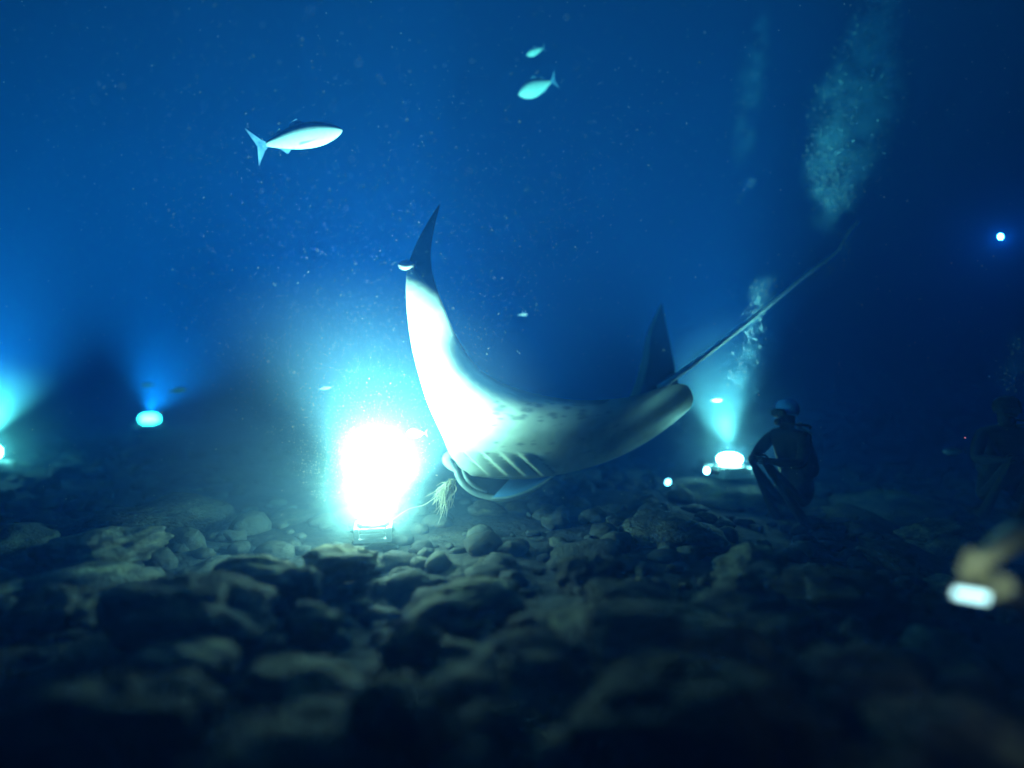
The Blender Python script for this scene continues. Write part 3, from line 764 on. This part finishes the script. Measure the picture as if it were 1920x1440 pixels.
# ------------------------------------------------------------------ bubbles
BUB = bpy.data.materials.new('air_bubble'); BUB.use_nodes = True
n = BUB.node_tree.nodes; b = n['Principled BSDF']; b.inputs['Base Color'].default_value = (0.9, 0.95, 1, 1); b.inputs['Roughness'].default_value = 0.25
tr = n.new('ShaderNodeBsdfTransparent'); mx = n.new('ShaderNodeMixShader'); lw = n.new('ShaderNodeLayerWeight'); lw.inputs[0].default_value = 0.35
BUB.node_tree.links.new(lw.outputs['Facing'], mx.inputs[0]); BUB.node_tree.links.new(tr.outputs[0], mx.inputs[1]); BUB.node_tree.links.new(b.outputs[0], mx.inputs[2])
BUB.node_tree.links.new(mx.outputs[0], n['Material Output'].inputs[0])
def plume(path, d, n, label, smin, smax, seed, mist=0.0):
    """rising bubbles along path of (px, py, half-width px)"""
    rs = random.Random(seed); V, Fc = [], []
    bm = bmesh.new(); bmesh.ops.create_icosphere(bm, subdivisions=1, radius=1)
    bv = [v.co.copy() for v in bm.verts]; bf = [tuple(v.index for v in f.verts) for f in bm.faces]; bm.free()
    cv = catmull(path, 60)
    for i in range(n):
        px, py, wd = cv[min(int(rs.random() * 60), 59)]
        dd = d + rs.gauss(0, wd / F * d * 0.6)
        x = px + rs.gauss(0, wd * 0.45); y = py + rs.uniform(-10, 10)
        k = noise.noise(Vector((x * 0.02, y * 0.012, seed * 3.3)))
        if rs.random() > 0.25 + 2.0 * max(k + .25, 0): continue
        c = P(x, y, dd); r = smin + (smax - smin) * rs.random() ** 7
        b0 = len(V); sq = rs.uniform(.6, 1)
        for v in bv: V.append((c.x + v.x * r, c.y + v.y * r, c.z + v.z * r * sq))
        Fc.extend([tuple(b0 + q for q in f) for f in bf])
    o = link('bubble_plume', mesh_from('bubble_plume', V, Fc), BUB); tag(o, label, 'bubbles', kind='stuff')
    if mist:
        m = bpy.data.materials.new('bubble_mist'); m.use_nodes = True; q = m.node_tree.nodes; l = m.node_tree.links; q.clear()
        pv = q.new('ShaderNodeVolumePrincipled'); mo = q.new('ShaderNodeOutputMaterial'); pv.inputs['Color'].default_value = (0.55, 0.80, 0.98, 1)
        tc = q.new('ShaderNodeTexCoord'); ln = q.new('ShaderNodeVectorMath'); ln.operation = 'LENGTH'; l.new(tc.outputs['Object'], ln.inputs[0])
        mr = q.new('ShaderNodeMapRange'); mr.inputs[1].default_value = 1.0; mr.inputs[2].default_value = 0.0; mr.inputs[3].default_value = 0.0; mr.inputs[4].default_value = 1.0
        l.new(ln.outputs['Value'], mr.inputs[0])
        ge = q.new('ShaderNodeNewGeometry'); ns = q.new('ShaderNodeTexNoise'); ns.inputs['Scale'].default_value = 6.5; ns.inputs['Detail'].default_value = 3
        l.new(ge.outputs['Position'], ns.inputs['Vector'])
        m2 = q.new('ShaderNodeMapRange'); m2.inputs[1].default_value = 0.42; m2.inputs[2].default_value = 0.62; l.new(ns.outputs['Fac'], m2.inputs[0])
        mu = q.new('ShaderNodeMath'); mu.operation = 'MULTIPLY'; pq = q.new('ShaderNodeMath'); pq.operation = 'POWER'; pq.inputs[1].default_value = 1.5; l.new(mr.outputs[0], pq.inputs[0]); l.new(pq.outputs[0], mu.inputs[0]); l.new(m2.outputs[0], mu.inputs[1])
        mv = q.new('ShaderNodeMath'); mv.operation = 'MULTIPLY'; mv.inputs[1].default_value = mist; l.new(mu.outputs[0], mv.inputs[0])
        l.new(mv.outputs[0], pv.inputs['Density']); l.new(pv.outputs[0], mo.inputs['Volume'])
        pp = [P(a, b, d) for a, b, _ in path]
        bm = bmesh.new(); bmesh.ops.create_icosphere(bm, subdivisions=2, radius=1); me = bm_mesh('bubble_mist', bm); me.materials.append(m)
        for k in range(len(path)):
            c = pp[k]; nb = (pp[min(k + 1, len(pp) - 1)] - pp[max(k - 1, 0)])
            e = bpy.data.objects.new('bubble_mist', me); COL.objects.link(e); e.parent = o; e.location = c
            wd = path[k][2] / F * d * 1.1; e.scale = (wd, wd, max(nb.length * 0.62, wd)); e.rotation_euler = nb.to_track_quat('Z', 'Y').to_euler()
plume([(1655, -30, 40), (1630, 90, 52), (1605, 200, 80), (1580, 300, 70), (1560, 390, 40)], 4.6, 14000, 'tall bright plume of bubbles rising at the upper right', .0012, .011, 1, 7.0)
plume([(1425, 60, 22), (1410, 150, 34), (1395, 260, 26)], 5.2, 500, 'faint thin plume of bubbles left of the tall bright one', .001, .007, 2, 2.0)
plume([(1450, 520, 10), (1430, 548, 30), (1415, 590, 22), (1405, 660, 24), (1380, 720, 22)], 4.5, 1300, 'knot of bubbles behind the tail of the manta ray', .0012, .009, 3, 1.6)
plume([(1412, 335, 8), (1396, 352, 18), (1385, 372, 8)], 4.8, 120, 'small group of bubbles above the tail of the manta ray', .002, .007, 4)
plume([(1590, 440, 26), (1585, 490, 34), (1560, 520, 16)], 4.2, 140, 'sparse bubbles trailing beside the tip of the manta tail', .0015, .006, 5)
plume([(1905, 640, 20), (1900, 690, 34), (1910, 730, 24)], 3.8, 500, 'loose bubbles at the right edge above the dark diver', .002, .008, 6, 1.5)

# ------------------------------------------------------------------ plankton drifting in the light
def plankton():
    rs = random.Random(21); V, Fc = [], []
    tet = [Vector(v) for v in ((1, 0, -.4), (-.5, .87, -.4), (-.5, -.87, -.4), (0, 0, 1))]; tf = [(0, 2, 1), (0, 1, 3), (1, 2, 3), (2, 0, 3)]
    for i in range(11000):
        if i < 7200:
            a = rs.random(); h = 0.2 + 2.4 * a ** 1.2; rad = (0.15 + h * 0.75) * math.sqrt(rs.random()); an = rs.uniform(0, 6.28)
            c = Vector((-.85 + rad * math.cos(an), 3.3 + rad * math.sin(an), h)); r = rs.uniform(.0005, .0012) + .0012 * rs.random() ** 6
        elif i < 8000:
            c = Vector((-.85 + rs.gauss(-.1, .16), 3.5 + rs.gauss(0, .16), .3 + abs(rs.gauss(0, .2)))); r = rs.uniform(.0006, .0016)
        else:
            c = Vector((rs.uniform(-4, 4), rs.uniform(2.7, 7), rs.uniform(.1, 3.5))); r = rs.uniform(.0008, .0025)
        b0 = len(V); q = Euler((rs.uniform(0, 6), rs.uniform(0, 6), 0)).to_matrix(); st = Vector((rs.uniform(1, 3), 1, 1))
        for v in tet: V.append(c + q @ Vector((v.x * st.x, v.y, v.z)) * r)
        Fc.extend([tuple(b0 + k for k in f) for f in tf])
    o = link('plankton', mesh_from('plankton', V, Fc, False), mat('plankton', (0.75, 0.75, 0.68), 0.5)); tag(o, 'pale specks of plankton drifting in the light', 'plankton', kind='stuff')
plankton()
